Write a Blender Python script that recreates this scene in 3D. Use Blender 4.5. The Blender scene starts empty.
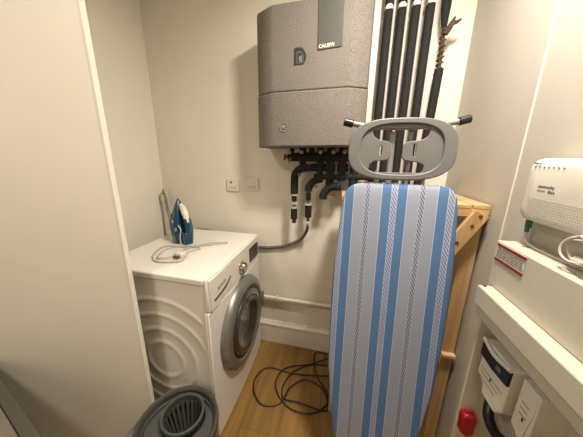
import bpy, bmesh, math, random
from mathutils import Vector, Matrix
S = bpy.context.scene
COL = S.collection
PI = math.pi
random.seed(7)

# ------------------------------------------------------------------ camera
CAMLOC = Vector((1.178, -1.398, 1.312))
yaw, pitch, roll, FPX = math.radians(14.688), math.radians(14.503), math.radians(-0.04), 233.5
fw = Vector((-math.sin(yaw)*math.cos(pitch), math.cos(yaw)*math.cos(pitch), -math.sin(pitch)))
r0 = Vector((math.cos(yaw), math.sin(yaw), 0)); u0 = r0.cross(fw)
rr = math.cos(roll)*r0 + math.sin(roll)*u0; uu = -math.sin(roll)*r0 + math.cos(roll)*u0
cd = bpy.data.cameras.new('camera'); cam = bpy.data.objects.new('camera', cd); COL.objects.link(cam)
M3 = Matrix((rr, uu, -fw)).transposed()
cam.matrix_world = Matrix.Translation(CAMLOC) @ M3.to_4x4()
cd.sensor_width = 36; cd.sensor_fit = 'HORIZONTAL'; cd.lens = 36*FPX/583; cd.clip_start = .02; cd.shift_x = 11.35/583
S.camera = cam
# ------------------------------------------------------------------ world + lamps + exposure
w = bpy.data.worlds.new('world'); S.world = w; w.use_nodes = True
w.node_tree.nodes['Background'].inputs[0].default_value = (1, .9, .78, 1)
w.node_tree.nodes['Background'].inputs[1].default_value = .06
def area(name, loc, size, power, col, rot=(0, 0, 0)):
    l = bpy.data.lights.new(name, 'AREA'); l.shape = 'DISK'; l.size = size; l.energy = power; l.color = col
    o = bpy.data.objects.new(name, l); COL.objects.link(o); o.location = loc; o.rotation_euler = rot
    return o
LAMP = (1.42, -.80, 2.22)
WARM = (1, .905, .81)
area('closet_lamp', LAMP, .18, 23, WARM)
area('added_fill_lamp', (.25, -1.75, 2.26), .3, 10, WARM)  # added fill, no visible source; brightens the white panel at left
vs = S.view_settings
vs.view_transform = 'Standard'; vs.look = 'None'; vs.gamma = 1; vs.use_curve_mapping = False
vs.exposure = 0.46

# ------------------------------------------------------------------ materials
def lin(c): return tuple(((x/255)/12.92 if x/255 <= .04045 else ((x/255+.055)/1.055)**2.4) for x in c)
def mat(name, rgb, rough=.5, metal=0, noise=0, nscale=60, bump=0, bscale=200, emit=0, trans=0, coat=0, spec=.5):
    m = bpy.data.materials.new(name); m.use_nodes = True; nt = m.node_tree; b = nt.nodes['Principled BSDF']
    c = lin(rgb); b.inputs['Base Color'].default_value = (*c, 1); b.inputs['Roughness'].default_value = rough
    b.inputs['Metallic'].default_value = metal; b.inputs['Specular IOR Level'].default_value = spec
    if trans: b.inputs['Transmission Weight'].default_value = trans
    if coat: b.inputs['Coat Weight'].default_value = coat
    if emit: b.inputs['Emission Color'].default_value = (*c, 1); b.inputs['Emission Strength'].default_value = emit
    tc = nt.nodes.new('ShaderNodeTexCoord')
    if noise:
        n = nt.nodes.new('ShaderNodeTexNoise'); n.inputs['Scale'].default_value = nscale; n.inputs['Detail'].default_value = 3
        nt.links.new(tc.outputs['Object'], n.inputs['Vector'])
        r = nt.nodes.new('ShaderNodeValToRGB'); r.color_ramp.elements[0].position = .3; r.color_ramp.elements[1].position = .7
        r.color_ramp.elements[0].color = (*[x*(1-noise) for x in c], 1); r.color_ramp.elements[1].color = (*[min(1, x*(1+noise)) for x in c], 1)
        nt.links.new(n.outputs['Fac'], r.inputs['Fac']); nt.links.new(r.outputs['Color'], b.inputs['Base Color'])
    if bump:
        n2 = nt.nodes.new('ShaderNodeTexNoise'); n2.inputs['Scale'].default_value = bscale
        nt.links.new(tc.outputs['Object'], n2.inputs['Vector'])
        bp_ = nt.nodes.new('ShaderNodeBump'); bp_.inputs['Strength'].default_value = bump; bp_.inputs['Distance'].default_value = .002
        nt.links.new(n2.outputs['Fac'], bp_.inputs['Height']); nt.links.new(bp_.outputs['Normal'], b.inputs['Normal'])
    return m

def wood(name, c1, c2, axis='X', scale=3, plank=0):
    m = bpy.data.materials.new(name); m.use_nodes = True; nt = m.node_tree; b = nt.nodes['Principled BSDF']
    tc = nt.nodes.new('ShaderNodeTexCoord'); mp = nt.nodes.new('ShaderNodeMapping')
    sc = [scale*14]*3; sc['XYZ'.index(axis)] = scale*.8; mp.inputs['Scale'].default_value = sc
    nt.links.new(tc.outputs['Object'], mp.inputs['Vector'])
    n = nt.nodes.new('ShaderNodeTexNoise'); n.inputs['Scale'].default_value = 1; n.inputs['Detail'].default_value = 5; n.inputs['Distortion'].default_value = .6
    nt.links.new(mp.outputs['Vector'], n.inputs['Vector'])
    r = nt.nodes.new('ShaderNodeValToRGB'); r.color_ramp.elements[0].position = .32; r.color_ramp.elements[1].position = .68
    r.color_ramp.elements[0].color = (*lin(c1), 1); r.color_ramp.elements[1].color = (*lin(c2), 1)
    nt.links.new(n.outputs['Fac'], r.inputs['Fac']); out = r.outputs['Color']
    if plank:
        bk = nt.nodes.new('ShaderNodeTexBrick'); bk.inputs['Scale'].default_value = 1
        bk.inputs['Brick Width'].default_value = 1.2; bk.inputs['Row Height'].default_value = .19; bk.inputs['Mortar Size'].default_value = .0012
        bk.inputs['Color1'].default_value = (1, 1, 1, 1); bk.inputs['Color2'].default_value = (.86, .86, .86, 1); bk.inputs['Mortar'].default_value = (.45, .4, .35, 1)
        m2 = nt.nodes.new('ShaderNodeMapping'); m2.inputs['Rotation'].default_value = (0, 0, PI/2)
        nt.links.new(tc.outputs['Object'], m2.inputs['Vector']); nt.links.new(m2.outputs['Vector'], bk.inputs['Vector'])
        mx = nt.nodes.new('ShaderNodeMixRGB'); mx.blend_type = 'MULTIPLY'; mx.inputs[0].default_value = 1
        nt.links.new(out, mx.inputs[1]); nt.links.new(bk.outputs['Color'], mx.inputs[2]); out = mx.outputs['Color']
    nt.links.new(out, b.inputs['Base Color']); b.inputs['Roughness'].default_value = .45
    return m

M = dict(
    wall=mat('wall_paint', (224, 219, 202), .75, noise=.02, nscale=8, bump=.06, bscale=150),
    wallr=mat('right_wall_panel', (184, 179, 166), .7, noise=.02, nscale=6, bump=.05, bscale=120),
    ceil=mat('ceiling_paint', (235, 230, 218), .8, noise=.02, nscale=8),
    trim=mat('gloss_trim', (225, 219, 205), .35, noise=.02, nscale=10),
    door=mat('door_laminate', (226, 221, 205), .5, noise=.015, nscale=5),
    floor=wood('oak_floor', (126, 93, 44), (154, 117, 60), 'Y', 2.2, plank=1),
    pine=wood('pine_wood', (180, 140, 92), (204, 168, 120), 'Z', 3),
    piney=wood('pine_wood_across', (194, 154, 104), (214, 178, 130), 'Y', 3),
    pinex=wood('pine_wood_along', (182, 142, 94), (206, 170, 122), 'X', 3),
    white=mat('white_enamel', (226, 222, 212), .3, noise=.01, nscale=10, coat=.2),
    plast=mat('white_plastic', (220, 215, 199), .38, noise=.015, nscale=15),
    cream=mat('cream_steel', (192, 186, 167), .4, noise=.02, nscale=12),
    metal=mat('brushed_silver', (142, 140, 133), .38, .6, noise=.05, nscale=80),
    chrome=mat('chrome', (205, 203, 198), .15, 1, noise=.02, nscale=30),
    glass=mat('dark_glass', (58, 55, 50), .08, 0, noise=.05, nscale=10, coat=.8),
    gasket=mat('rubber_gasket', (70, 66, 60), .6, noise=.05, nscale=50),
    black=mat('black_foam', (20, 20, 19), .85, noise=.15, nscale=90, bump=.3, bscale=400),
    blackp=mat('black_plastic', (24, 23, 22), .35, noise=.1, nscale=40),
    epp=mat('grey_epp_foam', (112, 107, 100), .85, noise=.42, nscale=260, bump=.5, bscale=350),
    plaque=mat('dark_grey_plaque', (72, 73, 68), .4, noise=.03, nscale=30),
    dark=mat('painted_recess_shade', (30, 28, 25), .5, noise=.1, nscale=50),  # dark tone carries the shade of a recess
    grey=mat('grey_tub_plastic', (76, 77, 70), .4, noise=.05, nscale=30),
    rest=mat('grey_rest_plastic', (100, 99, 96), .45, noise=.03, nscale=40),
    tube=mat('painted_tube', (140, 138, 132), .35, .3, noise=.03, nscale=40),
    hose=mat('grey_rubber_hose', (96, 93, 86), .55, noise=.05, nscale=60),
    brass=mat('brass', (150, 112, 60), .35, .9, noise=.1, nscale=60),
    copper=mat('copper_pipe', (110, 76, 50), .35, .9, noise=.15, nscale=60),
    jute=mat('brown_tape', (72, 58, 40), .8, noise=.35, nscale=120, bump=.5),
    red=mat('red_plastic', (150, 22, 20), .4, noise=.06, nscale=40),
    darkred=mat('dark_red_print', (130, 32, 28), .5, noise=.03, nscale=40),
    labelg=mat('label_paper', (196, 192, 180), .6, noise=.03, nscale=60),
    ink=mat('grey_ink', (110, 106, 98), .6, noise=.03, nscale=60),
    dink=mat('dark_ink', (60, 57, 52), .6, noise=.03, nscale=60),
    teal=mat('teal_blue_plastic', (12, 66, 94), .25, noise=.04, nscale=40, coat=.3),
    green=mat('green_connector', (40, 92, 66), .4, noise=.05, nscale=40),
    gy=mat('green_yellow_cable', (120, 138, 40), .5, noise=.2, nscale=60),
    cord=mat('white_cord', (180, 174, 162), .5, noise=.03, nscale=60),
    bcord=mat('black_cord', (34, 24, 20), .45, noise=.1, nscale=60),
    beige=mat('beige_lid', (112, 105, 93), .6, noise=.04, nscale=20),
    rim=mat('dark_grey_rim', (74, 70, 62), .5, noise=.05, nscale=30),
    cloth=mat('white_cloth', (200, 192, 178), .9, noise=.05, nscale=60, bump=.3),
    mesh=mat('grey_expanded_metal', (120, 120, 118), .4, .6, noise=.3, nscale=300),
    lampm=mat('lamp_diffuser', (255, 236, 205), .5, noise=.01, nscale=10, emit=2.0),
)

def cover_material():
    m = bpy.data.materials.new('striped_cotton'); m.use_nodes = True; nt = m.node_tree; b = nt.nodes['Principled BSDF']
    b.inputs['Roughness'].default_value = .85
    tc = nt.nodes.new('ShaderNodeTexCoord'); sp = nt.nodes.new('ShaderNodeSeparateXYZ'); nt.links.new(tc.outputs['Object'], sp.inputs[0])
    def math_(op, a, b_=None, c_=None):
        n = nt.nodes.new('ShaderNodeMath'); n.operation = op
        for i, v in enumerate((a, b_, c_)):
            if v is None: continue
            if isinstance(v, (int, float)): n.inputs[i].default_value = v
            else: nt.links.new(v, n.inputs[i])
        return n.outputs[0]
    X, Z = sp.outputs['X'], sp.outputs['Z']
    P = .172
    t = math_('SUBTRACT', math_('FRACT', math_('ADD', math_('DIVIDE', math_('SUBTRACT', X, .001), P), .5)), .5)
    t = math_('MULTIPLY', math_('ABSOLUTE', t), 2.0)      # 0 at hatch centre .. 1 at twill centre
    r = nt.nodes.new('ShaderNodeValToRGB'); r.color_ramp.interpolation = 'CONSTANT'
    blue, lav, wht = (76, 112, 154), (142, 149, 164), (178, 181, 190)
    stops = [(0, (160, 166, 184)), (.10, wht), (.12, (76, 96, 150)), (.135, blue), (.44, (76, 96, 150)), (.452, wht), (.475, lav), (.895, wht), (.912, (150, 153, 168))]
    cr = r.color_ramp
    while len(cr.elements) < len(stops): cr.elements.new(.5)
    for e, (p_, c) in zip(cr.elements, stops): e.position = p_; e.color = (*lin(c), 1)
    nt.links.new(t, r.inputs['Fac'])
    # diagonal twill in hatch and twill bands
    d1 = math_('SINE', math_('ADD', math_('MULTIPLY', Z, 400), math_('MULTIPLY', X, 700)))
    d1 = math_('GREATER_THAN', d1, .1)
    inA = math_('LESS_THAN', t, .10); inB = math_('GREATER_THAN', t, .912)
    band = math_('ADD', inA, inB)
    k = math_('MULTIPLY', d1, band)
    mx = nt.nodes.new('ShaderNodeMixRGB'); nt.links.new(k, mx.inputs[0]); nt.links.new(r.outputs['Color'], mx.inputs[1])
    dk = nt.nodes.new('ShaderNodeMixRGB'); nt.links.new(inB, dk.inputs[0])
    dk.inputs[1].default_value = (*lin((100, 116, 150)), 1); dk.inputs[2].default_value = (*lin((88, 92, 112)), 1)
    nt.links.new(dk.outputs[0], mx.inputs[2])
    # weave
    n = nt.nodes.new('ShaderNodeTexNoise'); n.inputs['Scale'].default_value = 500; nt.links.new(tc.outputs['Object'], n.inputs['Vector'])
    mm = nt.nodes.new('ShaderNodeMixRGB'); mm.blend_type = 'OVERLAY'; mm.inputs[0].default_value = .15
    nt.links.new(mx.outputs[0], mm.inputs[1]); nt.links.new(n.outputs['Fac'], mm.inputs[2])
    nt.links.new(mm.outputs[0], b.inputs['Base Color'])
    return m
M['cover'] = cover_material()

# ------------------------------------------------------------------ mesh helpers (all coordinates are world)
def V(*a): return Vector(a)
class B:
    def __init__(s): s.bm = bmesh.new()
    def box(s, lo, hi, mtx=None):
        lo = Vector(lo); hi = Vector(hi)
        vs_ = bmesh.ops.create_cube(s.bm, size=1)['verts']
        for v in vs_:
            v.co = Vector(((lo[i]+hi[i])/2 + v.co[i]*(hi[i]-lo[i]) for i in range(3)))
            if mtx: v.co = mtx @ v.co
        return s
    def frame(s, p0, p1):
        d = (p1-p0).normalized(); a = V(0, 0, 1) if abs(d.z) < .9 else V(1, 0, 0)
        x = d.cross(a).normalized(); return x, d.cross(x)
    def tube(s, pts, r, n=10, smooth=0, cap=True):
        pts = [Vector(p) for p in pts]
        if smooth: pts = catmull(pts, smooth)
        R = r if isinstance(r, (list, tuple)) else [r]*len(pts)
        if len(R) != len(pts): R = [R[min(len(R)-1, int(i*(len(R))/len(pts)))] for i in range(len(pts))]
        x = None; rings = []
        for i, p in enumerate(pts):
            a = pts[max(0, i-1)]; b = pts[min(len(pts)-1, i+1)]; d = (b-a).normalized()
            if x is None: x, _ = s.frame(a, b)
            x = (x - d*x.dot(d)).normalized(); y = d.cross(x)
            rings.append([s.bm.verts.new(p + R[i]*(math.cos(2*PI*k/n)*x + math.sin(2*PI*k/n)*y)) for k in range(n)])
        for i in range(len(rings)-1):
            for k in range(n): s.bm.faces.new((rings[i][k], rings[i][(k+1) % n], rings[i+1][(k+1) % n], rings[i+1][k]))
        if cap: s.bm.faces.new(rings[0][::-1]); s.bm.faces.new(rings[-1])
        return s
    def lathe(s, prof, mtx, n=40):     # prof: (radius, height along local z)
        rings = []
        for r_, h in prof:
            if r_ < 1e-6: rings.append([s.bm.verts.new(mtx @ V(0, 0, h))])
            else: rings.append([s.bm.verts.new(mtx @ V(r_*math.cos(2*PI*k/n), r_*math.sin(2*PI*k/n), h)) for k in range(n)])
        for a, b in zip(rings, rings[1:]):
            for k in range(n):
                k2 = (k+1) % n
                if len(a) == 1 and len(b) == 1: continue
                if len(a) == 1: s.bm.faces.new((a[0], b[k], b[k2]))
                elif len(b) == 1: s.bm.faces.new((a[k], a[k2], b[0]))
                else: s.bm.faces.new((a[k], a[k2], b[k2], b[k]))
        return s
    def prism(s, outline, mtx, h0, h1):   # outline 2D, extruded local z h0..h1
        a = [s.bm.verts.new(mtx @ V(x, y, h0)) for x, y in outline]; b = [s.bm.verts.new(mtx @ V(x, y, h1)) for x, y in outline]
        n = len(a); s.bm.faces.new(a[::-1]); s.bm.faces.new(b)
        for k in range(n): s.bm.faces.new((a[k], a[(k+1) % n], b[(k+1) % n], b[k]))
        return s
    def loft(s, rings, cap=True):
        R = [[s.bm.verts.new(Vector(p)) for p in ring] for ring in rings]; n = len(R[0])
        for a, b in zip(R, R[1:]):
            for k in range(n): s.bm.faces.new((a[k], a[(k+1) % n], b[(k+1) % n], b[k]))
        if cap: s.bm.faces.new(R[0][::-1]); s.bm.faces.new(R[-1])
        return s
def catmull(p, n):
    q = [p[0]*2-p[1]] + p + [p[-1]*2-p[-2]]; out = []
    for i in range(1, len(q)-2):
        for k in range(n):
            t = k/n; a, b, c, d = q[i-1:i+3]
            out.append(.5*((2*b)+(c-a)*t+(2*a-5*b+4*c-d)*t*t+(3*b-a-3*c+d)*t**3))
    out.append(p[-1]); return out
def finish(me, o, smooth=True, bevel=0, seg=2):
    if smooth:
        for p_ in me.polygons: p_.use_smooth = True
    if bevel:
        bv = o.modifiers.new('bevel', 'BEVEL'); bv.width = bevel; bv.segments = seg; bv.limit_method = 'ANGLE'; bv.angle_limit = math.radians(35)
    if smooth:
        try:
            me.set_sharp_from_angle(angle=math.radians(38))
        except Exception: pass
def link(name, b, m, parent=None, bevel=0, seg=2, smooth=True, label=None, origin=None):
    bmesh.ops.recalc_face_normals(b.bm, faces=b.bm.faces)
    org = Vector(origin) if origin else (wloc(parent) if parent else V(0, 0, 0))
    for v in b.bm.verts: v.co -= org
    me = bpy.data.meshes.new(name); b.bm.to_mesh(me); b.bm.free()
    o = bpy.data.objects.new(name, me); COL.objects.link(o); me.materials.append(m)
    finish(me, o, smooth, bevel, seg)
    if parent: o.parent = parent; o.location = org - wloc(parent)
    else: o.location = org
    if label: o['label'] = label
    return o
def wloc(o):
    p_ = V(0, 0, 0)
    while o: p_ += o.location; o = o.parent
    return p_
def thing(name, label, cat, loc, group=None):
    o = bpy.data.objects.new(name, None); o.empty_display_size = .05; COL.objects.link(o); o.location = loc
    return tag(o, label, cat, group)
def tag(o, label, cat, group=None):
    o['label'] = label; o['category'] = cat
    if group: o['group'] = group
    return o
def struct(name, b, m, bevel=0, parent=None, label=None):
    o = link(name, b, m, parent, bevel, smooth=False)
    if not parent: o['kind'] = 'structure'
    if label: o['label'] = label
    return o
def axes(o, x, y, z):   # matrix with columns x,y,z and origin o
    m_ = Matrix((Vector(x), Vector(y), Vector(z))).transposed().to_4x4(); return Matrix.Translation(Vector(o)) @ m_
def text(name, s_, size, mtx, m, parent, ext=.0003, align='LEFT', bold=0):
    c = bpy.data.curves.new(name, 'FONT'); c.body = s_; c.size = size; c.extrude = ext; c.align_x = align; c.offset = bold
    t = bpy.data.objects.new(name, c); COL.objects.link(t)
    dg = bpy.context.evaluated_depsgraph_get(); dg.update()
    me = bpy.data.meshes.new_from_object(t.evaluated_get(dg)); bpy.data.objects.remove(t)
    me.transform(Matrix.Translation(-wloc(parent)) @ mtx); me.materials.clear(); me.materials.append(m)
    o = bpy.data.objects.new(name, me); COL.objects.link(o); o.parent = parent; return o
def rounded(w_, h_, r_, n=6):
    out = []
    for cx, cy, a0 in ((w_/2-r_, h_/2-r_, 0), (-w_/2+r_, h_/2-r_, PI/2), (-w_/2+r_, -h_/2+r_, PI), (w_/2-r_, -h_/2+r_, 1.5*PI)):
        for k in range(n+1):
            a = a0 + PI/2*k/n; out.append((cx+r_*math.cos(a), cy+r_*math.sin(a)))
    return out
XP = axes((0, 0, 0), (0, 1, 0), (0, 0, 1), (1, 0, 0))     # local x->y, y->z, z->x
def face_back(o):  return axes(o, (1, 0, 0), (0, 0, 1), (0, -1, 0))   # facing the camera from the back wall
def face_right(o): return axes(o, (0, -1, 0), (0, 0, 1), (-1, 0, 0))  # facing -x from the right wall
def face_left(o):  return axes(o, (0, 1, 0), (0, 0, 1), (1, 0, 0))    # facing +x (washer front)
UP = lambda o: Matrix.Translation(Vector(o))

# ------------------------------------------------------------------ the room
W = 1.70; H = 2.30; XL = -.05
struct('floor', B().box((-1.4, -2.8, -.05), (W+.1, .1, 0)), M['floor'])
struct('ceiling', B().box((-1.4, -2.8, H), (W+.1, .1, H+.05)), M['ceil'])
struct('wall_back', B().box((XL-.08, 0, 0), (W+.1, .1, H)), M['wall'])
struct('wall_left', B().box((XL-.08, -.70, 0), (XL, 0, H)), M['wall'])
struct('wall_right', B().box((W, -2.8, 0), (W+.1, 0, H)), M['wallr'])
struct('wall_hall_left', B().box((-1.4, -2.8, 0), (-1.3, -.62, H)), M['wall'])
struct('wall_hall_front', B().box((-1.3, -2.8, 0), (W, -2.7, H)), M['wall'])
struct('wall_hall_side', B().box((-1.3, -.70, 0), (XL-.08, -.62, H)), M['wall'])
b = B(); prof = [(0, 0), (-.018, 0), (-.018, .135), (-.022, .14), (-.022, .152), (-.012, .163), (-.008, .172), (0, .172)]
b.prism(prof, axes((XL, 0, 0), (0, 1, 0), (0, 0, 1), (1, 0, 0)), 0, W-XL)
struct('baseboard_back', b, M['trim'])
struct('trim_1', B().box((W-.004, -.5045, 0), (W, -.5010, H)), M['trim'], .001)
# left closing panel (white door leaf), turned a few degrees
da = math.radians(14.7)
DL = Matrix.Translation((.416, -.748, 0)) @ Matrix.Rotation(da, 4, 'Z')
d = struct('door_1', B().box((-1.75, -.020, .004), (-.006, .0, 2.2), DL), M['door'], .001)
struct('edge_strip', B().box((-.007, -.0212, .004), (.0, .001, 2.2), DL), M['door'], .001, parent=d, label='pale edge strip')

# ------------------------------------------------------------------ washing machine
wx0, wx1, wy0, wy1, wh = .142, .695, -.676, -.078, .849
ws = thing('washing_machine', 'white front-loading washing machine with grey ringed door against the back wall', 'washing machine', (.41, -.382, 0))
link('body', B().box((wx0, wy0+.004, .015), (wx1-.022, wy1, wh-.03)), M['white'], ws, .006)
link('top_panel', B().box((wx0, wy0-.001, wh-.032), (wx1-.02, wy1+.001, wh)), M['white'], ws, .008, 3)
# front panel lower: slightly bowed prism
def bowed(y0, y1, z0, z1, x0, x1, bow=.008, n=10):
    bb = B(); pts = []
    for k in range(n+1):
        y = y0+(y1-y0)*k/n; t = 2*k/n-1; pts.append((x1 - bow*t*t, y))
    pts += [(x0, y1), (x0, y0)]
    bb.prism(pts, UP((0, 0, 0)), z0, z1); return bb
link('front_panel', bowed(wy0, wy1, .012, wh-.155, wx1-.022, wx1), M['white'], ws, .004)
fas = link('control_fascia', bowed(wy0+.001, wy1-.001, wh-.152, wh-.002, wx1-.022, wx1+.001), M['plast'], ws, .005)
# drawer
b = B(); b.prism([(-.664, .700), (-.664, .838), (-.470, .838), (-.470, .735), (-.485, .722), (-.612, .70)], XP, wx1-.008, wx1+.0015)
dr = link('detergent_drawer', b, M['plast'], ws, .001)
b = B(); b.tube([(wx1+.002, -.640, .738), (wx1+.003, -.592, .742), (wx1+.003, -.535, .752), (wx1+.001, -.488, .772)], .0045, 8, smooth=5)
link('drawer_grip', b, M['gasket'], dr, label='dark curved finger grip')
text('brand_lettering', 'BOSCH', .022, face_left((wx1+.0018, -.606, .764)) @ Matrix.Rotation(.12, 4, 'Z'), M['dink'], dr)
# dial
K = axes((wx1-.002, -.362, .757), (0, 1, 0), (0, 0, 1), (1, 0, 0))
dl = link('programme_dial', B().lathe([(0, 0), (.034, 0), (.034, .006), (.030, .008), (.027, .026), (.024, .029), (0, .029)], K, 36), M['chrome'], ws)
link('dial_pointer', B().box((wx1+.025, -.365, .757), (wx1+.0285, -.359, .782)), M['dink'], dl)
for k in range(12):
    a = 2*PI*k/12
    if k == 0: b = B()
    b.box((wx1, -.362+.043*math.cos(a)-.003, .757+.043*math.sin(a)-.001), (wx1+.0015, -.362+.043*math.cos(a)+.003, .757+.043*math.sin(a)+.001))
link('dial_markings', b, M['ink'], ws, smooth=False)
b = B(); b.prism(rounded(.135, .082, .006), axes((wx1-.008, -.180, .770), (0, 1, 0), (0, 0, 1), (1, 0, 0)), 0, .0095)
ds = link('display', b, M['blackp'], ws)
for k in range(4):
    b = B(); b.box((wx1+.0014, -.228+.032*k, .785), (wx1+.0022, -.216+.032*k, .7875))
    link('display_icon', b, M['ink'], ds, smooth=False)
# porthole door
DC = (wx1-.006, -.370, .448)
K = axes(DC, (0, 1, 0), (0, 0, 1), (1, 0, 0))
dor = link('porthole_door', B().lathe([(.190, .010), (.188, .034), (.196, .042), (.214, .043), (.234, .032), (.245, .015), (.247, 0), (.20, 0), (.19, .002), (.190, .010)], K, 72), M['metal'], ws)
link('door_gasket', B().lathe([(.192, .030), (.186, .038), (.176, .038), (.172, .024), (.176, .006), (.192, .004), (.192, .030)], K, 64), M['blackp'], dor)
link('door_glass', B().lathe([(.178, .032), (.172, .042), (.150, .047), (.12, .040), (.10, .020), (.06, .012), (0, .010), (0, .004), (.1, .006), (.178, .018), (.178, .032)], K, 64), M['glass'], dor)
b = B(); b.box((wx1+.036, -.155, .395), (wx1+.046, -.137, .495)); link('door_handle', b, M['metal'], dor, .004)
for a_ in (192, 212, 230):
    ca, sa = math.cos(math.radians(a_)), math.sin(math.radians(a_)); b = B(); b.tube([(wx1+.012, DC[1]+.244*ca, DC[2]+.244*sa), (wx1+.028, DC[1]+.234*ca, DC[2]+.234*sa)], .003, 6); link('hinge_notch', b, M['dink'], dor)
# embossed side panel facing the camera
b = B(); nx, nz = 110, 130; x0_, x1_, z0_, z1_ = wx0+.01, wx1-.03, .03, wh-.04; grid = []
cx, cz = .437, .405
def emb(x, z):
    r_ = math.hypot(x-cx, z-cz); h = 0
    for R0, wd in ((.095, .022), (.165, .020), (.24, .018), (.315, .018)):
        dd = abs(r_-R0)
        if dd < wd: h += .0028*(.5+.5*math.cos(PI*dd/wd))
    ang = math.atan2(z-cz, x-cx)
    if r_ > .2:                        # outer ridges are open arcs
        k = min(1, max(0, (ang-.25)/.12)) if ang > 0 else min(1, max(0, (-ang-.9)/.12)); h *= k
    e = min(x-x0_, x1_-x, z-z0_, z1_-z); return h*min(1, max(0, e/.02))
for i in range(nx+1):
    grid.append([])
    for j in range(nz+1):
        x = x0_+(x1_-x0_)*i/nx; z = z0_+(z1_-z0_)*j/nz
        grid[-1].append(b.bm.verts.new((x, wy0+.0035-emb(x, z) if True else 0, z)))
for i in range(nx):
    for j in range(nz): b.bm.faces.new((grid[i][j], grid[i+1][j], grid[i+1][j+1], grid[i][j+1]))
# give it a back so the panel has thickness
bk = [b.bm.verts.new((x, wy0+.010, z)) for x, z in ((x0_, z0_), (x1_, z0_), (x1_, z1_), (x0_, z1_))]
b.bm.faces.new(bk)
link('side_panel', b, M['white'], ws)
link('seam_strip', B().box((wx1-.026, wy0-.0015, .012), (wx1-.021, wy0+.006, wh-.155)), M['white'], ws, .001)
for x in (wx0+.05, wx1-.07):
    for y in (wy0+.05, wy1-.05): link('foot', B().lathe([(0, 0), (.022, 0), (.022, .008), (.012, .016), (0, .016)], UP((x, y, 0)), 16), M['blackp'], ws)

# ------------------------------------------------------------------ iron standing on its heel + cord
ir = thing('steam_iron', 'teal blue steam iron with white handle standing on end on the washing machine', 'iron', (.33, -.315, wh))
IA = math.radians(-30)
ia, ib = V(math.cos(IA), math.sin(IA), 0), V(-math.sin(IA), math.cos(IA), 0)   # ia: sole->handle, ib: width
IM = axes((.298, -.298, wh), ia, ib, (0, 0, 1))
def hw(v): # half width of sole at height v (0 heel .. .25 tip)
    t = v/.25; return max(.002, .060*(1-max(0, (t-.35)/.65)**1.7)*(.93+.07*min(1, t/.2)))
def sect(v, u0_, u1_, sc, n=8, rnd=.5):
    w_ = hw(v)*sc; return [IM @ V(u0_, -w_, v), IM @ V(u0_+(u1_-u0_)*.7, -w_*.92, v), IM @ V(u1_, -w_*rnd, v), IM @ V(u1_, w_*rnd, v), IM @ V(u0_+(u1_-u0_)*.7, w_*.92, v), IM @ V(u0_, w_, v)]
hs = [0, .01, .04, .08, .12, .16, .19, .215, .235, .247, .25]
link('soleplate', B().loft([sect(v+.001, -.004, .004, 1.0, rnd=.95) for v in hs]), M['chrome'], ir, label='pale metal soleplate')
top = [(.0, .062), (.04, .066), (.08, .062), (.11, .056), (.14, .050), (.17, .040), (.2, .028), (.225, .017), (.243, .009)]
link('body', B().loft([sect(v+.002, .004, u, .96, rnd=.6) for v, u in top]), M['teal'], ir, .003)
# heel/handle
link('heel', B().loft([[IM @ V(x, y, z) for x, y in ((.05, -.03), (.102, -.022), (.102, .022), (.05, .03))] for z in (.0, .03, .07)]), M['teal'], ir, .006)
b = B(); b.tube([IM @ V(*p_) for p_ in ((.088, 0, .05), (.100, 0, .085), (.098, 0, .12), (.085, 0, .155), (.062, 0, .185), (.038, 0, .205), (.022, 0, .215))], [.013, .015, .015, .015, .014, .013, .01], 12, smooth=4)
hd = link('handle', b, M['teal'], ir)
b = B(); b.tube([IM @ V(*p_) for p_ in ((.100, 0, .125), (.092, 0, .15), (.076, 0, .178), (.056, 0, .20), (.036, 0, .216))], [.012, .016, .018, .016, .011], 12, smooth=4)
link('handle_cover', b, M['plast'], ir, label='white top of the handle')
b = B(); b.lathe([(0, 0), (.012, 0), (.012, .006), (.008, .008), (0, .008)], axes(IM @ V(.052, -.046, .085), ia, (0, 0, 1), -ib), 20)
link('temperature_dial', b, M['metal'], ir)
b = B(); b.prism(rounded(.012, .02, .005), axes(IM @ V(.025, -.0485, .125), ia, (0, 0, 1), -ib), 0, .003)
link('side_button', b, M['plast'], ir)
b = B(); b.tube([IM @ V(*p_) for p_ in ((.066, -.034, .0), (.067, -.035, .045), (.074, -.030, .085), (.062, -.036, .11))], .003, 6, smooth=4)
link('edge_line', b, M['plast'], ir)
cp = [(.425, -.365), (.45, -.365), (.413, -.398), (.284, -.414), (.306, -.52), (.362, -.581), (.425, -.582), (.49, -.548), (.452, -.452), (.481, -.397), (.44, -.388), (.345, -.405), (.318, -.471), (.362, -.56), (.412, -.52), (.415, -.40), (.549, -.31), (.577, -.29), (.562, -.275), (.48, -.33), (.42, -.41), (.44, -.49)]
b = B(); b.tube([(x, y, wh+.0045+(.0045 if k % 3 == 1 else 0)) for k, (x, y) in enumerate(cp)], .0035, 8, smooth=6)
crd = link('iron_cord', b, M['cord']); tag(crd, 'white power cord coiled loosely on top of the washing machine', 'cord')
pl = B().box((.425, -.525, wh+.001), (.468, -.487, wh+.026)); link('plug', pl, M['plast'], crd, .005)
b = B()
for dx, dy in ((.435, 0), (.457, 0), (.446, .0)): b.box((dx-.003, -.544, wh+.008), (dx+.003, -.524, wh+.013))
link('plug_pin', b, M['brass'], crd, smooth=False)

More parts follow.
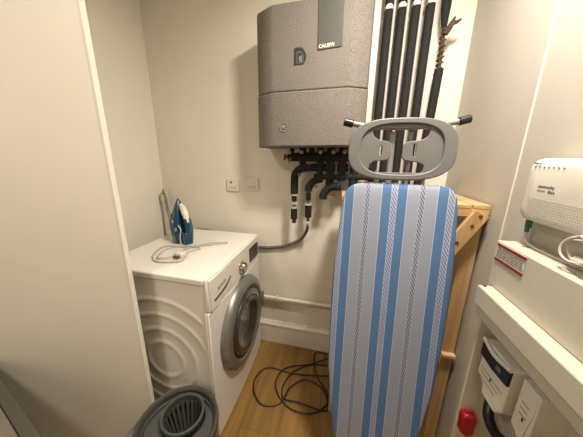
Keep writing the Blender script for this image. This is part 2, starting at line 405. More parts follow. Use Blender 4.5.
# ------------------------------------------------------------------ corner standpipe, hoses, skirting pipe
b = B(); b.tube([(-.012, -.045, .0), (-.012, -.045, 1.03)], .018, 14); b.tube([(-.012, -.045, 1.02), (-.012, -.045, 1.07)], .024, 14)
sp_ = link('standpipe', b, M['labelg']); tag(sp_, 'beige waste standpipe rising in the left corner behind the washing machine', 'pipe')
b = B(); b.tube([(-.012, -.045, 1.071), (-.010, -.045, 1.09), (.006, -.055, 1.105), (.028, -.065, 1.08), (.04, -.065, 1.0), (.045, -.05, .87), (.05, -.035, .80)], .010, 10, smooth=6)
o = link('drain_hose', b, M['cord']); tag(o, 'grey drain hose hooked over the top of the corner standpipe', 'hose')
b = B(); b.tube([(.10, -.016, .79), (.192, -.014, .818), (.35, -.014, .815), (.52, -.014, .765), (.667, -.014, .735), (.78, -.014, .745), (.86, -.02, .768), (.95, -.03, .82), (.993, -.07, .89), (1.001, -.100, .938)], .0095, 10, smooth=6)
o = link('inlet_hose', b, M['hose']); tag(o, 'grey rubber hose running along the back wall from the lagged pipe to the washing machine', 'hose')
b = B(); b.tube([(.60, -.032, .379), (1.66, -.032, .379)], .0125, 14)
sk = link('wall_pipe', b, M['trim']); tag(sk, 'white painted pipe running level above the skirting board', 'pipe')
for x in (.795, 1.25):
    b = B(); b.tube([(x, -.0005, .379), (x, -.024, .379)], .006, 8); b.box((x-.006, -.047, .363), (x+.006, -.018, .395)); link('pipe_clip', b, M['plast'], sk, .002)

# ------------------------------------------------------------------ wall sockets
def socket(cx_, cz_, label, kind):
    t = thing('wall_socket', label, 'socket', (cx_, 0, cz_), 'white electrical plates on the back wall')
    b = B(); b.prism(rounded(.086, .082, .006), face_back((cx_, 0, cz_)), 0, .010); link('faceplate', b, M['plast'], t, .002)
    b = B(); b.lathe([(0, 0), (.008, 0), (.007, .002), (0, .002)], face_back((cx_-.006 if kind else cx_-.012, -.0098, cz_+.016)), 16); link('screw', b, M['ink'], t)
    if kind:
        b = B(); b.prism(rounded(.034, .036, .004), face_back((cx_, -.0098, cz_+.008)), 0, .003); link('switch', b, M['plast'], t, .001)
    b = B(); b.prism(rounded(.05, .020, .003), face_back((cx_, -.0098, cz_-.018)), 0, .002); link('fuse_carrier', b, M['labelg'], t, .0007)
socket(.498, 1.145, 'white electrical plate on the back wall, further from the black pipes', 0)
socket(.630, 1.152, 'white electrical plate on the back wall, nearer the black pipes', 1)

# ------------------------------------------------------------------ heat interface unit ("boiler")
hi = thing('heating_unit', 'speckled grey foam-cased heating unit on the back wall with a dark plaque', 'heating unit', (1.005, 0, 1.365))
def octo(e, yf): return [(.751-e, -.003), (.751-e, -.190), (.761-e, -.208), (.830-e, yf+.004), (.846, yf-e), (1.172, yf-e), (1.188+e, yf+.004), (1.254+e, -.208), (1.264+e, -.190), (1.264+e, -.003)]
link('upper_cover', B().prism(octo(.0, -.2500), UP((0, 0, 0)), 1.6065, 1.948), M['epp'], hi, .006)
link('lower_cover', B().prism(octo(.003, -.2515), UP((0, 0, 0)), 1.365, 1.606), M['epp'], hi, .006)
yf = -.2500
b = B(); b.prism([(1.043, 1.757), (1.144, 1.761), (1.144, 1.950), (1.040, 1.950)], axes((0, yf+.002, 0), (1, 0, 0), (0, 0, 1), (0, -1, 0)), 0, .0055)
pq = link('plaque', b, M['plaque'], hi, .001, label='dark grey vertical plaque')
text('brand_lettering', 'CALEFFI', .0185, face_back((1.047, yf-.004, 1.763)) @ Matrix.Rotation(.04, 4, 'Z'), M['plast'], pq, bold=.0004)
SO = V(-.005, 0, .0185)
b = B(); b.prism([(.945, 1.690), (.945, 1.752), (.951, 1.758), (.980, 1.757), (.990, 1.745), (1.000, 1.728), (1.000, 1.712), (.988, 1.690)], axes(SO+V(0, yf+.002, 0), (1, 0, 0), (0, 0, 1), (0, -1, 0)), 0, .003)
sw = link('painted_opening', b, M['dark'], hi)  # flat dark plate, not a hole; recess shade is put into its colour
def inset(name, pts, y, m, par):
    b = B(); b.prism(pts, axes(SO+V(0, yf-y, 0), (1, 0, 0), (0, 0, 1), (0, -1, 0)), 0, .0008); return link(name, b, M[m], par, smooth=False)
inset('painted_recess_step', [(.956, 1.695), (.956, 1.74), (.962, 1.744), (.980, 1.742), (.988, 1.725), (.988, 1.695)], .001, 'plaque', sw)  # nested flat tones paint the shading of steps inside the recess
inset('painted_recess_step', [(.962, 1.701), (.962, 1.735), (.980, 1.735), (.980, 1.701)], .0018, 'dark', sw)
inset('painted_recess_step', [(.968, 1.701), (.968, 1.724), (.980, 1.724), (.980, 1.701)], .0026, 'epp', sw)
b = B(); b.tube([SO+V(*p_) for p_ in ((1.0, yf+.0003, 1.728), (1.034, yf+.0003, 1.730), (1.034, yf+.0003, 1.694), (1.002, yf+.0003, 1.692))], .0008, 5)
link('cut_lines', b, M['plaque'], hi)
K = face_back((.896, -.2535, 1.453))
b = B(); b.lathe([(.022, -.001), (.022, .003), (.019, .004), (.013, .0008), (.010, -.002)], K, 28); lk = link('drain_socket', b, M['epp'], hi)
link('drain_cap', B().lathe([(0, .006), (.009, .005), (.011, 0), (0, -.002)], K, 20), M['metal'], lk)

# ------------------------------------------------------------------ vertical insulated pipes
PX = [1.334, 1.388, 1.445, 1.502, 1.558]
ordn = ['leftmost', 'second from left', 'middle one', 'fourth from left', 'rightmost']
for k, x in enumerate(PX):
    dx = .010 if k == 4 else 0
    if k < 4:
        t = thing('insulated_pipe', 'black foam-lagged upright pipe on the back wall, %s of the row of five' % ordn[k], 'pipe', (x, -.065, 1.30), 'black lagged upright pipes')
        z0b = 1.19 if k < 3 else 1.14
        b = B(); b.tube([(x-.004, -.065, z0b), (x-.002, -.065, 1.6), (x, -.065, 1.952)], .0185, 16); link('insulation', b, M['black'], t)
        b = B(); b.tube([(x, -.065, 1.974), (x, -.065, H)], .0185, 16); link('insulation', b, M['black'], t)
        b = B(); b.tube([(x, -.065, 1.951), (x, -.065, 1.976)], .015, 14); link('pipe', b, M['plast'], t)
        b = B(); b.box((x-.0155, -.083, 1.953), (x+.0155, -.001, 1.964)); link('pipe_clip', b, M['plast'], t, .003, label='white pipe clip')
    else:
        t = thing('insulated_pipe', 'black lagged upright pipe bound with brown tape, rightmost of the row of five', 'pipe', (x, -.065, 1.30), 'black lagged upright pipes')
        b = B(); b.tube([(x-.008, -.065, 1.14), (x+.004, -.065, 1.45), (x+.013, -.065, 1.700)], .0185, 16); link('insulation', b, M['black'], t)
        b = B(); b.tube([(x+.008, -.065, 1.86), (x+.004, -.065, 1.935)], [.010, .0185], 14); b.tube([(x+.004, -.065, 1.93), (x, -.065, H)], .0185, 16); link('insulation', b, M['black'], t)
        b = B(); b.tube([(x+.013, -.065, 1.69), (x+.008, -.065, 1.87)], .008, 12); link('pipe', b, M['jute'], t, label='brown wrapped pipe')
        b = B(); pts = []
        for i in range(64):
            a = i*.75; z = 1.705+.165*i/63; rad = .010+.003*math.sin(i*1.7); pts.append((x+.011+rad*math.cos(a), -.065+rad*math.sin(a), z))
        b.tube(pts, .0042, 7)
        b.tube([(x+.012, -.078, 1.83), (x+.030, -.085, 1.862), (x+.048, -.085, 1.868), (x+.062, -.082, 1.877)], [.012, .009, .007, .005], 8, smooth=4)
        b.tube([(x+.016, -.078, 1.845), (x+.034, -.085, 1.878), (x+.04, -.08, 1.888)], [.008, .006, .004], 8, smooth=3)
        link('tape_binding', b, M['jute'], t, label='frayed brown tape with a loose end')
for k in range(4):
    x = (1.3615, 1.417, 1.474, 1.530)[k]
    b = B(); b.tube([(x-.004, -.045, 1.14), (x, -.045, H)], .006, 12)
    t = link('white_pipe', b, M['labelg'], origin=(x, -.045, 1.2))
    tag(t, 'slim white upright pipe between the black lagged pipes, %s of four' % ['leftmost', 'second from left', 'second from right', 'rightmost'][k], 'pipe', 'slim white upright pipes')
b = B(); b.box((1.276, -.022, 1.30), (1.306, -.001, H)); t = link('pipe_trunking', b, M['plast'], None, .003)
tag(t, 'narrow white trunking strip between the grey heating unit and the black pipes', 'trunking')

# ------------------------------------------------------------------ manifold below the unit
mf = thing('pipe_manifold', 'cluster of black lagged pipes and valves under the grey heating unit', 'pipe manifold', (1.05, -.1, 1.2))
def tub(name, pts, r, m='black', sm=0, n=14, label=None):
    b = B(); b.tube(pts, r, n, smooth=sm); return link(name, b, M[m], mf, label=label)
tub('header_pipe', [(.885, -.10, 1.318), (1.29, -.10, 1.318)], .024)
tub('header_pipe', [(.955, -.085, 1.262), (1.32, -.085, 1.262)], .020)
tub('header_pipe', [(1.03, -.11, 1.216), (1.33, -.11, 1.216)], .015)
for x, z0, r in ((.905, 1.325, .012), (.965, 1.25, .018), (1.012, 1.30, .014), (1.060, 1.22, .016), (1.115, 1.15, .022), (1.175, 1.19, .020), (1.235, 1.16, .022)):
    tub('riser_pipe', [(x, -.10, z0), (x, -.10, 1.364)], r)
for x in (.897, .962, 1.062, 1.128, 1.185):
    b = B(); b.lathe([(0, .006), (.010, .004), (.012, 0), (.0, -.012)], face_back((x, -.124, 1.343)), 14); link('valve_cap', b, M['metal'], mf)
# elbows
tub('elbow_pipe', [(1.00, -.10, 1.262), (.955, -.10, 1.255), (.925, -.10, 1.225), (.921, -.10, 1.17), (.921, -.10, 1.118)], .0215, sm=5)
tub('elbow_pipe', [(1.075, -.11, 1.205), (1.03, -.11, 1.19), (1.006, -.11, 1.160), (1.003, -.11, 1.135)], .020, sm=5)
tub('elbow_pipe', [(1.175, -.11, 1.165), (1.12, -.11, 1.160), (1.088, -.11, 1.125), (1.083, -.11, 1.095)], .021, sm=5)
tub('tail_pipe', [(.921, -.10, 1.115), (.921, -.10, .955)], .010, 'metal')
tub('tail_insulation', [(.921, -.10, 1.03), (.921, -.10, .968)], .0185)
tub('tail_insulation', [(.921, -.10, 1.105), (.921, -.10, 1.075)], .0145)
tub('pipe_end', [(.921, -.10, .967), (.921, -.10, .945)], .012, 'copper', label='bare copper pipe end')
tub('tail_pipe', [(1.003, -.11, 1.14), (1.003, -.10, .96)], .010, 'hose')
tub('tail_insulation', [(1.003, -.108, 1.125), (1.003, -.106, 1.085)], .0135, 'blackp')
tub('tail_insulation', [(1.004, -.104, 1.052), (1.004, -.102, .985)], .0185)
for x, y, z in ((.921, -.10, 1.110), (.921, -.10, 1.036), (1.003, -.108, 1.06), (.921, -.10, 1.062)):
    tub('pipe_collar', [(x, y, z-.004), (x, y, z+.004)], .0205, 'cord')
for x, z in ((.952, 1.225), (1.045, 1.165), (1.118, 1.125), (1.14, 1.12)):
    b = B(); b.lathe([(0, .012), (.006, .010), (.009, 0), (0, -.01)], face_back((x, -.128, z)), 12); link('bleed_valve', b, M['brass'], mf)
b = B(); b.tube([(.900, -.11, 1.322), (.868, -.115, 1.316)], .008, 10); b.tube([(.872, -.115, 1.335), (.866, -.115, 1.300)], .006, 8); link('red_valve', b, M['darkred'], mf, label='small dark red tap handle')
b = B(); b.tube([(.905, -.115, 1.325), (.893, -.12, 1.290)], .007, 10); link('drain_cock', b, M['brass'], mf)
for x in (1.0, 1.10, 1.145, 1.21): link('bracket', B().box((x-.004, -.112, 1.236), (x+.004, -.105, 1.292)), M['hose'], mf, .001)
tub('blue_cable', [(1.215, -.13, 1.24), (1.20, -.135, 1.20), (1.165, -.135, 1.185), (1.16, -.135, 1.15)], .0025, 'teal', sm=4, n=8, label='thin blue cable')

# ------------------------------------------------------------------ wooden shelf unit
sx0, sx1, sy0, sy1, sz = 1.182, 1.692, -.43, -.16, 1.150
sh = thing('wooden_shelf_unit', 'pine slatted shelf unit with a bolted diagonal brace behind the ironing board', 'shelf unit', ((sx0+sx1)/2, -.26, 0))
def slats(z):
    b = B(); n = 9; wd = (sx1-sx0+.006)/n
    for k in range(n): b.box((sx0+k*wd, sy0, z-.014), (sx0+(k+1)*wd-.006, sy1, z))
    return link('slatted_shelf', b, M['piney'], sh, .0015)
for z in (sz, .50): slats(z)
for x0 in (sx0+.002, sx1-.047):
    for y0 in (sy0+.020, sy1-.04): link('post', B().box((x0-(.006 if x0 > 1.5 else 0), y0, 0), (x0+.045, y0+.035, sz-.015)), M['pine'], sh, .002)
link('side_board', B().box((sx1-.022, sy0+.056, .0), (sx1-.003, sy1-.042, sz-.016)), M['pine'], sh, .001)
for z in (sz, .50):
    link('front_rail', B().box((sx0+(.048 if z < 1 else 0), sy0+.001, z-.044), (sx1-(.054 if z < 1 else 0), sy0+.019, z-.0145)), M['pinex'], sh, .0015)
    link('back_rail', B().box((sx0, sy1-.006, z-.044), (sx1, sy1+.012, z-.0145)), M['pinex'], sh, .0015)
def brace(a, c, wd, y0, y1):
    a = V(*a); c = V(*c); dd = (c-a).normalized(); nn = V(-dd.y, dd.x)
    return B().prism([tuple(a+nn*wd/2), tuple(c+nn*wd/2), tuple(c-nn*wd/2), tuple(a-nn*wd/2)], axes((0, 0, 0), (1, 0, 0), (0, 0, 1), (0, -1, 0)), -y1, -y0)
br = link('brace', brace((1.664, 1.122), (1.385, .60), .052, sy0-.016, sy0+.0005), M['pine'], sh, .0015)
for x, z in ((1.660, 1.112), (1.640, 1.076), (1.604, 1.010)):
    link('bolt', B().lathe([(0, .004), (.005, .003), (.006, 0), (0, -.004)], face_back((x, sy0-.016, z)), 12), M['brass'], br)
# folded cloths on middle shelf
for (lo, hi_, nm, lb) in (((1.50, -.41, .501), (1.628, -.20, .555), 'folded_cloth', 'folded peach-white cloth on the middle shelf, underneath the other one'), ((1.52, -.405, .556), (1.624, -.21, .60), 'folded_cloth', 'pale folded cloth lying on top of another cloth on the wooden shelf')):
    o = link(nm, B().box(lo, hi_), M['cloth'], None, .014, 4, origin=((lo[0]+hi_[0])/2, (lo[1]+hi_[1])/2, lo[2])); tag(o, lb, 'cloth', 'folded cloths on the wooden shelf')

# ------------------------------------------------------------------ ironing board leaning on the shelf unit
bx = 1.354; P0 = V(bx, -.665, .004); vd = V(.014, .150, 1.2).normalized(); ud = vd.cross(V(0, -1, .125)).normalized(); nd = ud.cross(vd)
BM = axes(P0, ud, vd, nd)      # u across, v up along the board, w towards the room
ib_ = thing('ironing_board', 'folded ironing board with blue and grey striped cover leaning on the pine shelf', 'ironing board', tuple(P0))
tb = [(v_, h_*1.035) for v_, h_ in [(0, .045), (.012, .068), (.04, .092), (.08, .112), (.14, .130), (.22, .146), (.35, .164), (.5, .181), (.65, .187), (.8, .190), (.95, .188), (1.05, .183), (1.15, .177), (1.19, .171), (1.211, .160), (1.224, .143), (1.230, .118)]]
rings = []
def padsec(v, h, w0, w1, nseg=6):
    pts = []
    th = (w1-w0)/2; mid = (w0+w1)/2
    for k in range(nseg+1):
        a = -PI/2+PI*k/nseg; pts.append((h-th+th*math.cos(a), mid+th*math.sin(a)))
    pts += [(-x, z) for x, z in reversed(pts)]
    return [BM @ V(x, v, z) for x, z in pts]
def dense(t, n=4):
    out = []
    for (a, ha), (c, hc) in zip(t, t[1:]):
        for k in range(n): out.append((a+(c-a)*k/n, ha+(hc-ha)*k/n))
    out.append(t[-1]); return out
b = B(); b.loft([padsec(v, h, -.004, .016) for v, h in tb])
cv = link('padded_cover', b, M['cover'], ib_)
cv.location = (0, 0, 0)
b = B(); b.loft([padsec(v+.012 if v < .1 else v-.01, h-.012, -.014, -.003) for v, h in tb]); link('metal_deck', b, M['mesh'], ib_)
# iron rest: curve outlines with holes
def plate(name, outer, holes, w0, w1, bev, m, parent, label=None):
    c = bpy.data.curves.new(name, 'CURVE'); c.dimensions = '2D'; c.fill_mode = 'BOTH'; c.extrude = (w1-w0)/2-bev; c.bevel_depth = bev; c.bevel_resolution = 2; c.offset = -bev
    for loop in [outer]+holes:
        s_ = c.splines.new('POLY'); s_.points.add(len(loop)-1); s_.use_cyclic_u = True
        for p_, q in zip(s_.points, loop): p_.co = (q[0], q[1], 0, 1)
    t = bpy.data.objects.new(name, c); COL.objects.link(t)
    dg = bpy.context.evaluated_depsgraph_get(); dg.update()
    me = bpy.data.meshes.new_from_object(t.evaluated_get(dg)); bpy.data.objects.remove(t)
    me.transform(Matrix.Translation(-wloc(parent)) @ BM @ Matrix.Translation((-.009, RV, (w0+w1)/2))); me.materials.clear(); me.materials.append(m)
    o = bpy.data.objects.new(name, me); COL.objects.link(o); o.parent = parent
    for p_ in me.polygons: p_.use_smooth = True
    me.set_sharp_from_angle(angle=math.radians(35))
    if label: o['label'] = label
    return o
RV = 1.345
def oval(hw_, hh, n=48, e=2.9):
    return [(hw_*math.copysign(abs(math.cos(2*PI*k/n))**(2/e), math.cos(2*PI*k/n)), hh*math.copysign(abs(math.sin(2*PI*k/n))**(2/e), math.sin(2*PI*k/n))) for k in range(n)]
def zc(x, y): return ((x-278)*.00072, (193-y)*.00073)
hole = [zc(*p_) for p_ in ((152, 112), (162, 98), (385, 98), (397, 108), (392, 132), (372, 148), (305, 158), (292, 170), (288, 225), (300, 240), (365, 250), (385, 262), (386, 285), (375, 296), (158, 298), (146, 286), (150, 262), (168, 246), (226, 240), (240, 226), (240, 170), (226, 156), (182, 148), (160, 132))]
sl1 = [zc(*p_) for p_ in ((190, 176), (200, 176), (200, 218), (190, 218))]; sl2 = [zc(*p_) for p_ in ((334, 168), (346, 168), (346, 222), (334, 222))]
rs = plate('iron_rest', oval(.163, .098), [hole, sl1, sl2], -.004, .006, .002, M['rest'], ib_, 'grey plastic iron rest')
plate('raised_rim', oval(.167, .102), [oval(.128, .083)], -.008, .014, .004, M['rest'], rs)
b = B()
for sx in (-1, 1): b.tube([BM @ V(sx*.185, 1.445, -.030), BM @ V(sx*.12, 1.432, -.030), BM @ V(sx*.06, 1.427, -.030), BM @ V(0, 1.426, -.030)], .0095, 12, smooth=3)
link('foot_bar', b, M['tube'], ib_)
for sx in (-1, 1): link('foot_cap', B().tube([BM @ V(sx*.165, 1.440, -.030), BM @ V(sx*.198, 1.449, -.030)], .0135, 14), M['blackp'], ib_, .003, label='black rubber foot cap')
for u in (-.03, .028): link('leg_tube', B().tube([BM @ V(u, 1.41, -.030), BM @ V(u, .22, -.030)], .0105 if u < 0 else .007, 12), M['tube'], ib_)
for sx in (-1, 1): link('support_rod', B().tube([BM @ V(sx*.075, 1.275, -.006), BM @ V(sx*.075, 1.10, -.012)], .006, 10), M['tube'], ib_)

# ------------------------------------------------------------------ mop bucket with wringer
bu = thing('mop_bucket', 'dark grey oval mop bucket with slotted wringer beside the washing machine', 'bucket', (.617, -.85, 0))
bc = V(.622, -.848)
def ell(sc, z, hx=.156, hy=.158, n=48): return [(bc.x+hx*sc*math.cos(2*PI*k/n), bc.y+hy*sc*math.sin(2*PI*k/n), z) for k in range(n)]
link('tub', B().loft([ell(.72, 0), ell(.74, .004), ell(.94, .28), ell(.955, .29), ell(.915, .29), ell(.70, .012)]), M['grey'], bu)
link('rim', B().loft([ell(.945, .272), ell(.99, .270), ell(1.0, .285), ell(.985, .298), ell(.945, .303), ell(.90, .296), ell(.89, .285), ell(.92, .283), ell(.945, .272)], cap=False), M['grey'], bu)
# inner step
link('inner_step', B().loft([ell(.91, .262), ell(.90, .268), ell(.845, .268), ell(.84, .258), ell(.91, .262)], cap=False), M['grey'], bu)
wc = V(.614, -.802)
K = UP((wc.x, wc.y, 0))
wr_ = link('wringer_rim', B().lathe([(.076, .245), (.079, .272), (.085, .283), (.083, .290), (.077, .291), (.073, .286), (.074, .245), (.076, .245)], K, 48), M['grey'], bu)
b = B()
for k in range(22):
    a = 2*PI*k/22; c_, s_ = math.cos(a), math.sin(a); T = V(-s_, c_, 0)
    r_ = [(.073, .258), (.058, .18), (.042, .12)]
    rg = []
    for rad, z in r_:
        c0 = V(wc.x+rad*c_, wc.y+rad*s_, z); N = V(c_, s_, 0)
        rg.append([c0-T*.0055-N*.0015, c0+T*.0055-N*.0015, c0+T*.0055+N*.0015, c0-T*.0055+N*.0015])
    b.loft(rg)
link('wringer_slats', b, M['grey'], bu)
link('wringer_base', B().lathe([(0, .125), (.012, .135), (.020, .122), (.044, .127), (.046, .115), (0, .113)], K, 32), M['grey'], bu)
# platform joining wringer to rim, and handle bracket
b = B(); n = 40
o1 = [(wc.x+.085*math.cos(2*PI*k/n), wc.y+.085*math.sin(2*PI*k/n)) for k in range(n)]
b.loft([[(x, y, .250) for x, y in o1], [(x, y, .257) for x, y in o1],
        [(bc.x+.137*math.cos(2*PI*k/n), max(bc.y-.02+.06*math.sin(2*PI*k/n), bc.y+.143*math.sin(2*PI*k/n)), .257) for k in range(n)],
        [(bc.x+.137*math.cos(2*PI*k/n), max(bc.y-.02+.06*math.sin(2*PI*k/n), bc.y+.143*math.sin(2*PI*k/n)), .250) for k in range(n)], [(x, y, .250) for x, y in o1]], cap=False)
link('wringer_deck', b, M['grey'], bu)
b = B(); b.tube([(bc.x-.152, bc.y-.03, .296), (bc.x-.158, bc.y-.08, .285), (bc.x-.12, bc.y-.155, .28), (bc.x, bc.y-.178, .278), (bc.x+.12, bc.y-.155, .28), (bc.x+.158, bc.y-.08, .285), (bc.x+.152, bc.y-.03, .296)], .005, 8, smooth=5)
link('carry_handle', b, M['hose'], bu); bu.scale = (1, 1, 1.09)

# ------------------------------------------------------------------ beige box, lower left
bxm = Matrix.Translation((.42, -1.098, 0)) @ Matrix.Rotation(-math.radians(14.6), 4, 'Z')
cb = thing('storage_box', 'beige lidded box with a dark grey rim in front of the white door', 'box', (.2, -1.15, 0))
link('body', B().box((-.76, -.36, 0), (-.02, -.02, .47), bxm), M['beige'], cb, .006)
b = B()
for lo, hi_ in (((-.78, -.032, .46), (0, 0, .497)), ((-.78, -.38, .46), (0, -.348, .497)), ((-.78, -.35, .46), (-.748, -.03, .497)), ((-.032, -.35, .46), (0, -.03, .497))): b.box(lo, hi_, bxm)
link('rim', b, M['rim'], cb, .002)
link('lid', B().box((-.747, -.347, .468), (-.033, -.033, .490), bxm), M['beige'], cb, .003)

# ------------------------------------------------------------------ black extension cable on the floor
fc = [(1.159, -.035), (1.08, -.040), (1.074, -.132), (1.108, -.23), (1.168, -.309), (1.178, -.376), (1.103, -.455), (.987, -.455), (.901, -.396), (.867, -.313), (.902, -.227), (1.019, -.163), (1.16, -.13), (1.18, -.17), (1.165, -.214), (.964, -.243), (.798, -.24), (.742, -.321), (.76, -.411), (.83, -.473), (.923, -.443), (.961, -.336), (1.037, -.274), (1.135, -.291), (1.178, -.366), (1.166, -.42), (1.019, -.417), (.931, -.406), (.922, -.311), (.98, -.207), (1.164, -.079)]
b = B(); b.tube([(x, y, .0055+(.008 if k % 4 == 2 else 0)) for k, (x, y) in enumerate(fc)], .0042, 8, smooth=7)
o = link('floor_cable', b, M['bcord']); tag(o, 'black cable lying in loose loops on the oak floor', 'cable')

# ------------------------------------------------------------------ right wall: white housings
ub = thing('fuse_box', 'cream steel box with red and white warning label on the right wall', 'fuse box', (W, -.9, .943))
link('casing', B().box((1.624, -1.75, .9475), (W-.0005, -.622, 1.083)), M['cream'], ub, .003)
fl = 1.6237
def rect_r(y0, y1, z0, z1, x, th=.0012, sk=0): # on plane facing -x ; y0>y1
    bb = B(); bb.prism([(y0, z1), (y1, z1+sk), (y1, z0+sk), (y0, z0)], axes((x, 0, 0), (0, 1, 0), (0, 0, 1), (-1, 0, 0)), 0, th); return bb
lb = link('warning_label', rect_r(-.632, -.742, 1.027, 1.078, fl), M['labelg'], ub, smooth=False)
link('red_band', rect_r(-.632, -.742, 1.070, 1.0775, fl-.001), M['darkred'], lb, smooth=False)
link('red_band', rect_r(-.632, -.742, 1.0275, 1.035, fl-.001), M['darkred'], lb, smooth=False)
b = B(); rnd = random.Random(3)
for r_ in range(5):
    y = -.636
    while y > -.732:
        l_ = rnd.uniform(.006, .016); b.box((fl-.0018, max(-.739, y-l_), 1.0405+r_*.0058), (fl-.0010, y, 1.0428+r_*.0058)); y -= l_+.003
link('small_print', b, M['ink'], lb, smooth=False, label='lines of tiny grey print')
link('screw', B().lathe([(0, .002), (.006, .0015), (.007, 0), (0, -.001)], UP((1.660, -.672, 1.083)), 14), M['metal'], ub)

lc = thing('meter_cupboard', 'open cream cupboard with a deep ledge below the labelled fuse box', 'cupboard', (W, -.9, 0))
link('ledge', B().box((1.590, -1.75, .887), (W-.0005, -.642, .947)), M['cream'], lc, .004)
link('lower_lip', B().box((1.597, -1.75, .853), (1.617, -.645, .8865)), M['cream'], lc, .003)
link('side_board', B().box((1.612, -.656, .0), (W-.0005, -.646, .8865)), M['cream'], lc, .002)
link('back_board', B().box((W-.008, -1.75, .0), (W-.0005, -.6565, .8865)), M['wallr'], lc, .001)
link('screw', B().lathe([(0, .003), (.004, .002), (.005, 0), (0, -.002)], UP((1.604, -.651, .947)), 12), M['dink'], lc)

# meters (white units with black displays)
def meter(y0, y1, zt, zb, x0, label, disp, big):
    t = thing('utility_meter', label, 'meter', (W-.01, (y0+y1)/2, zb), 'white meters under the ledge')
    ym = (y0+y1)/2
    b = B(); b.prism([(y0, zt), (y1, zt), (y1, zb+.03), (y1+.02, zb), (y0-.035, zb+.0), (y0-.03, zb+.03), (y0, zb+.045)], axes((W-.0085, 0, 0), (0, 1, 0), (0, 0, 1), (-1, 0, 0)), 0, W-.0085-x0)
    body = link('body', b, M['plast'], t, .005)
    if disp:
        b = B(); b.prism([(y0+.0005, zt-.008), (ym, zt-.012), (y1-.0005, zt-.006), (y1-.0005, zt-.052), (ym, zt-.060), (y0+.0005, zt-.056)], axes((x0+.004, 0, 0), (0, 1, 0), (0, 0, 1), (-1, 0, 0)), 0, .008)
        dd = link('display_band', b, M['blackp'], t, .002, label='glossy black display band')
        link('screen', rect_r(ym-.012, ym-.030, zt-.042, zt-.028, x0-.0035), M['ink'], dd, smooth=False)
        b = B(); b.tube([(x0-.002, y0, zt-.002), (x0-.006, ym, zt-.010), (x0-.002, y1, zt-.002)], .006, 8, smooth=5); link('cover_lip', b, M['plast'], t)
    b = B()
    for k in range(3): b.box((x0-.0012, y1+.010+.012*k if disp else y1+.02, zt-(.088 if disp else .055)-.016*k), (x0-.0002, y0-.012, zt-(.0868 if disp else .0538)-.016*k))
    link('printed_lines', b, M['ink'], body, smooth=False)
    b = B(); b.box((x0-.0015, ym-.002, zt-.10), (x0-.0002, ym+.002, zt-.09)); link('mark', b, M['dink'], body, smooth=False)
meter(-.678, -.795, .795, .630, 1.622, 'white meter with a black display band under the cream ledge', 1, 1)
meter(-.818, -.872, .800, .620, 1.632, 'white meter with printed grey lines and no display, under the cream ledge', 0, 0)
b = B(); b.tube([(W-.03, -.69, .60), (1.662, -.700, .578), (1.652, -.722, .555), (1.65, -.76, .545), (1.65, -.80, .565), (1.655, -.835, .585), (1.66, -.87, .57), (1.668, -.885, .60), (1.672, -.89, .66)], .014, 10, smooth=6)
o = link('meter_cable', b, M['blackp']); tag(o, 'thick black cable looping below the two white meters', 'cable')
b = B(); b.tube([(W-.018, -.945, .85), (1.668, -.95, .80), (1.67, -.94, .72), (1.675, -.925, .6), (1.68, -.915, .4), (1.68, -.915, .0035)], .0045, 8, smooth=6)
o = link('earth_cable', b, M['gy']); tag(o, 'green and yellow earth cable hanging beside the meters at the right edge', 'cable')
b = B(); b.box((1.645, -1.12, .50), (W-.0085, -.985, .80))
o = thing('junction_box', 'dark box beside the earth cable under the cream ledge', 'box', (W, -1.05, .5)); link('casing', b, M['gasket'], o, .006)
link('fixing_plate', B().box((1.640, -1.10, .62), (1.646, -1.005, .72)), M['darkred'], o, .002)
# red fitting
rd = thing('red_fitting', 'small bright red plastic fitting low on the cream board', 'fitting', (1.635, -.656, .40))
b = B(); b.prism([(1.615, .418), (1.613, .487), (1.622, .497), (1.648, .493), (1.656, .482), (1.654, .416), (1.634, .404)], axes((0, -.6562, 0), (1, 0, 0), (0, 0, 1), (0, -1, 0)), 0, .030)
link('body', b, M['red'], rd, .008, 3)
for x in (1.626, 1.642): link('cap', B().tube([(x, -.671, .490), (x, -.671, .504)], .006, 10), M['red'], rd)

# ------------------------------------------------------------------ router
ro = thing('router', 'white upright fibre router on the right wall above the fuse box', 'router', (W, -.72, 1.152))
ry0, ry1, rz0, rz1 = -.629, -.852, 1.153, 1.311
b = B()
def rsec(x, e, zo=0): 
    o_ = rounded(ry0-ry1-2*e, rz1-rz0-2*e, .022, 6); return [(x, (ry0+ry1)/2+p_[0], (rz0+rz1)/2+p_[1]) for p_ in o_]
b.loft([rsec(1.690, .008), rsec(1.686, .001), rsec(1.668, 0), rsec(1.655, .003), rsec(1.648, .009), rsec(1.645, .020)])
sh_ = link('casing', b, M['plast'], ro)
link('wall_mount', B().box((1.689, -.79, 1.19), (W-.0005, -.64, 1.28)), M['plast'], ro, .002)
b = B()
for k in range(7): b.box((1.6436, -.658-.0135*k-.002, 1.289), (1.6455, -.658-.0135*k+.0005, 1.2915))
link('status_lights', b, M['dink'], ro, smooth=False)
text('brand_lettering', 'Adtran', .008, face_right((1.6446, -.652, 1.2965)), M['dink'], ro)
text('provider_lettering', 'community', .0105, face_right((1.6446, -.682, 1.2425)), M['ink'], ro, bold=.0001)
text('provider_lettering', 'fibre', .0105, face_right((1.6446, -.714, 1.2315)), M['ink'], ro, bold=.0001)
b = B(); b.box((1.6440, -.705, 1.2355), (1.6448, -.682, 1.2365)); link('underline', b, M['ink'], ro, smooth=False)
b = B()
for r_ in range(9):
    for k in range(22):
        y = -.668-.0072*k; z = 1.213-.0058*r_; b.box((1.6442, y-.0042, z), (1.6452, y, z+.0018))
link('vent_slots', b, M['cord'], ro, smooth=False)
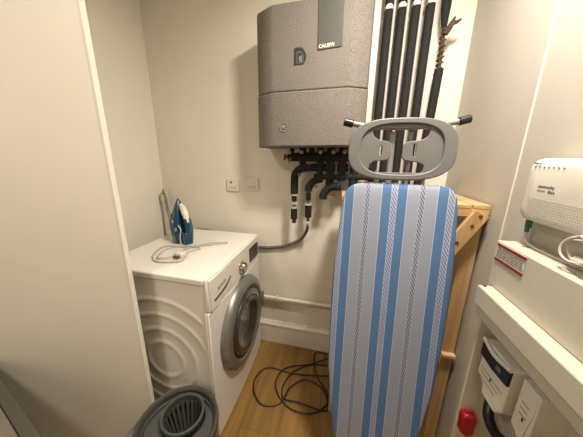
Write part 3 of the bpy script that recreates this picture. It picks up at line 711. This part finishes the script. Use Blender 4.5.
b = B(); b.box((1.664, -.652, 1.130), (1.675, -.642, 1.1528)); b.tube([(1.669, -.647, 1.118), (1.669, -.647, 1.132)], .005, 8)
fb = link('fibre_cable', b, M['green'], None, .001)
tag(fb, 'white fibre cable with green plug running from the router across the fuse box', 'cable')
b = B(); b.tube([(1.669, -.647, 1.120), (1.668, -.650, 1.104), (1.668, -.664, 1.092), (1.668, -.70, 1.088), (1.670, -.76, 1.0875), (1.676, -.83, 1.0875), (1.688, -.92, 1.0875), (1.69, -1.1, 1.0875)], .0035, 8, smooth=6)
link('cable_sleeve', b, M['cord'], fb)
b = B()
pts = []
for k in range(26):
    a = 2*PI*k/13+2.2; pts.append((1.640+.005*math.sin(k*.7), -.822+.032*math.cos(a)-.0006*k, 1.134+.027*math.sin(a)))
pts = [(1.664, -.785, 1.151), (1.650, -.790, 1.145)]+pts+[(1.650, -.88, 1.10), (1.65, -.95, 1.0875), (1.65, -1.1, 1.0875)]
b.tube(pts, .0026, 8, smooth=3)
pc = link('power_cable', b, M['cord']); tag(pc, 'coiled white power cable under the right end of the router', 'cable')
b = B(); b.lathe([(0, -.02), (.007, -.018), (.009, 0), (.007, .018), (0, .02)], axes((1.648, -.838, 1.112), (0, 0, 1), (1, 0, 0), (0, 1, 0)), 16); link('plug_end', b, M['plast'], pc)

# ------------------------------------------------------------------ closet ceiling light and added fill-lamp fitting (above the frame)
def clight(x, y, r, label):
    t = thing('ceiling_light', label, 'lamp', (x, y, H), 'round ceiling lights')
    link('lamp_rim', B().lathe([(r, -.0005), (r+.015, -.0005), (r+.014, -.014), (r, -.018), (r, -.0005)], UP((x, y, H)), 32), M['plast'], t)
    link('diffuser', B().lathe([(0, -.006), (r-.001, -.006), (r-.001, -.001), (0, -.001)], UP((x, y, H)), 32), M['lampm'], t)
clight(LAMP[0], LAMP[1], .08, 'round ceiling light over the washing machine cupboard')
clight(.25, -1.75, .15, 'round fitting of the added fill lamp behind the camera')  # unseen fitting added to go with the fill lamp
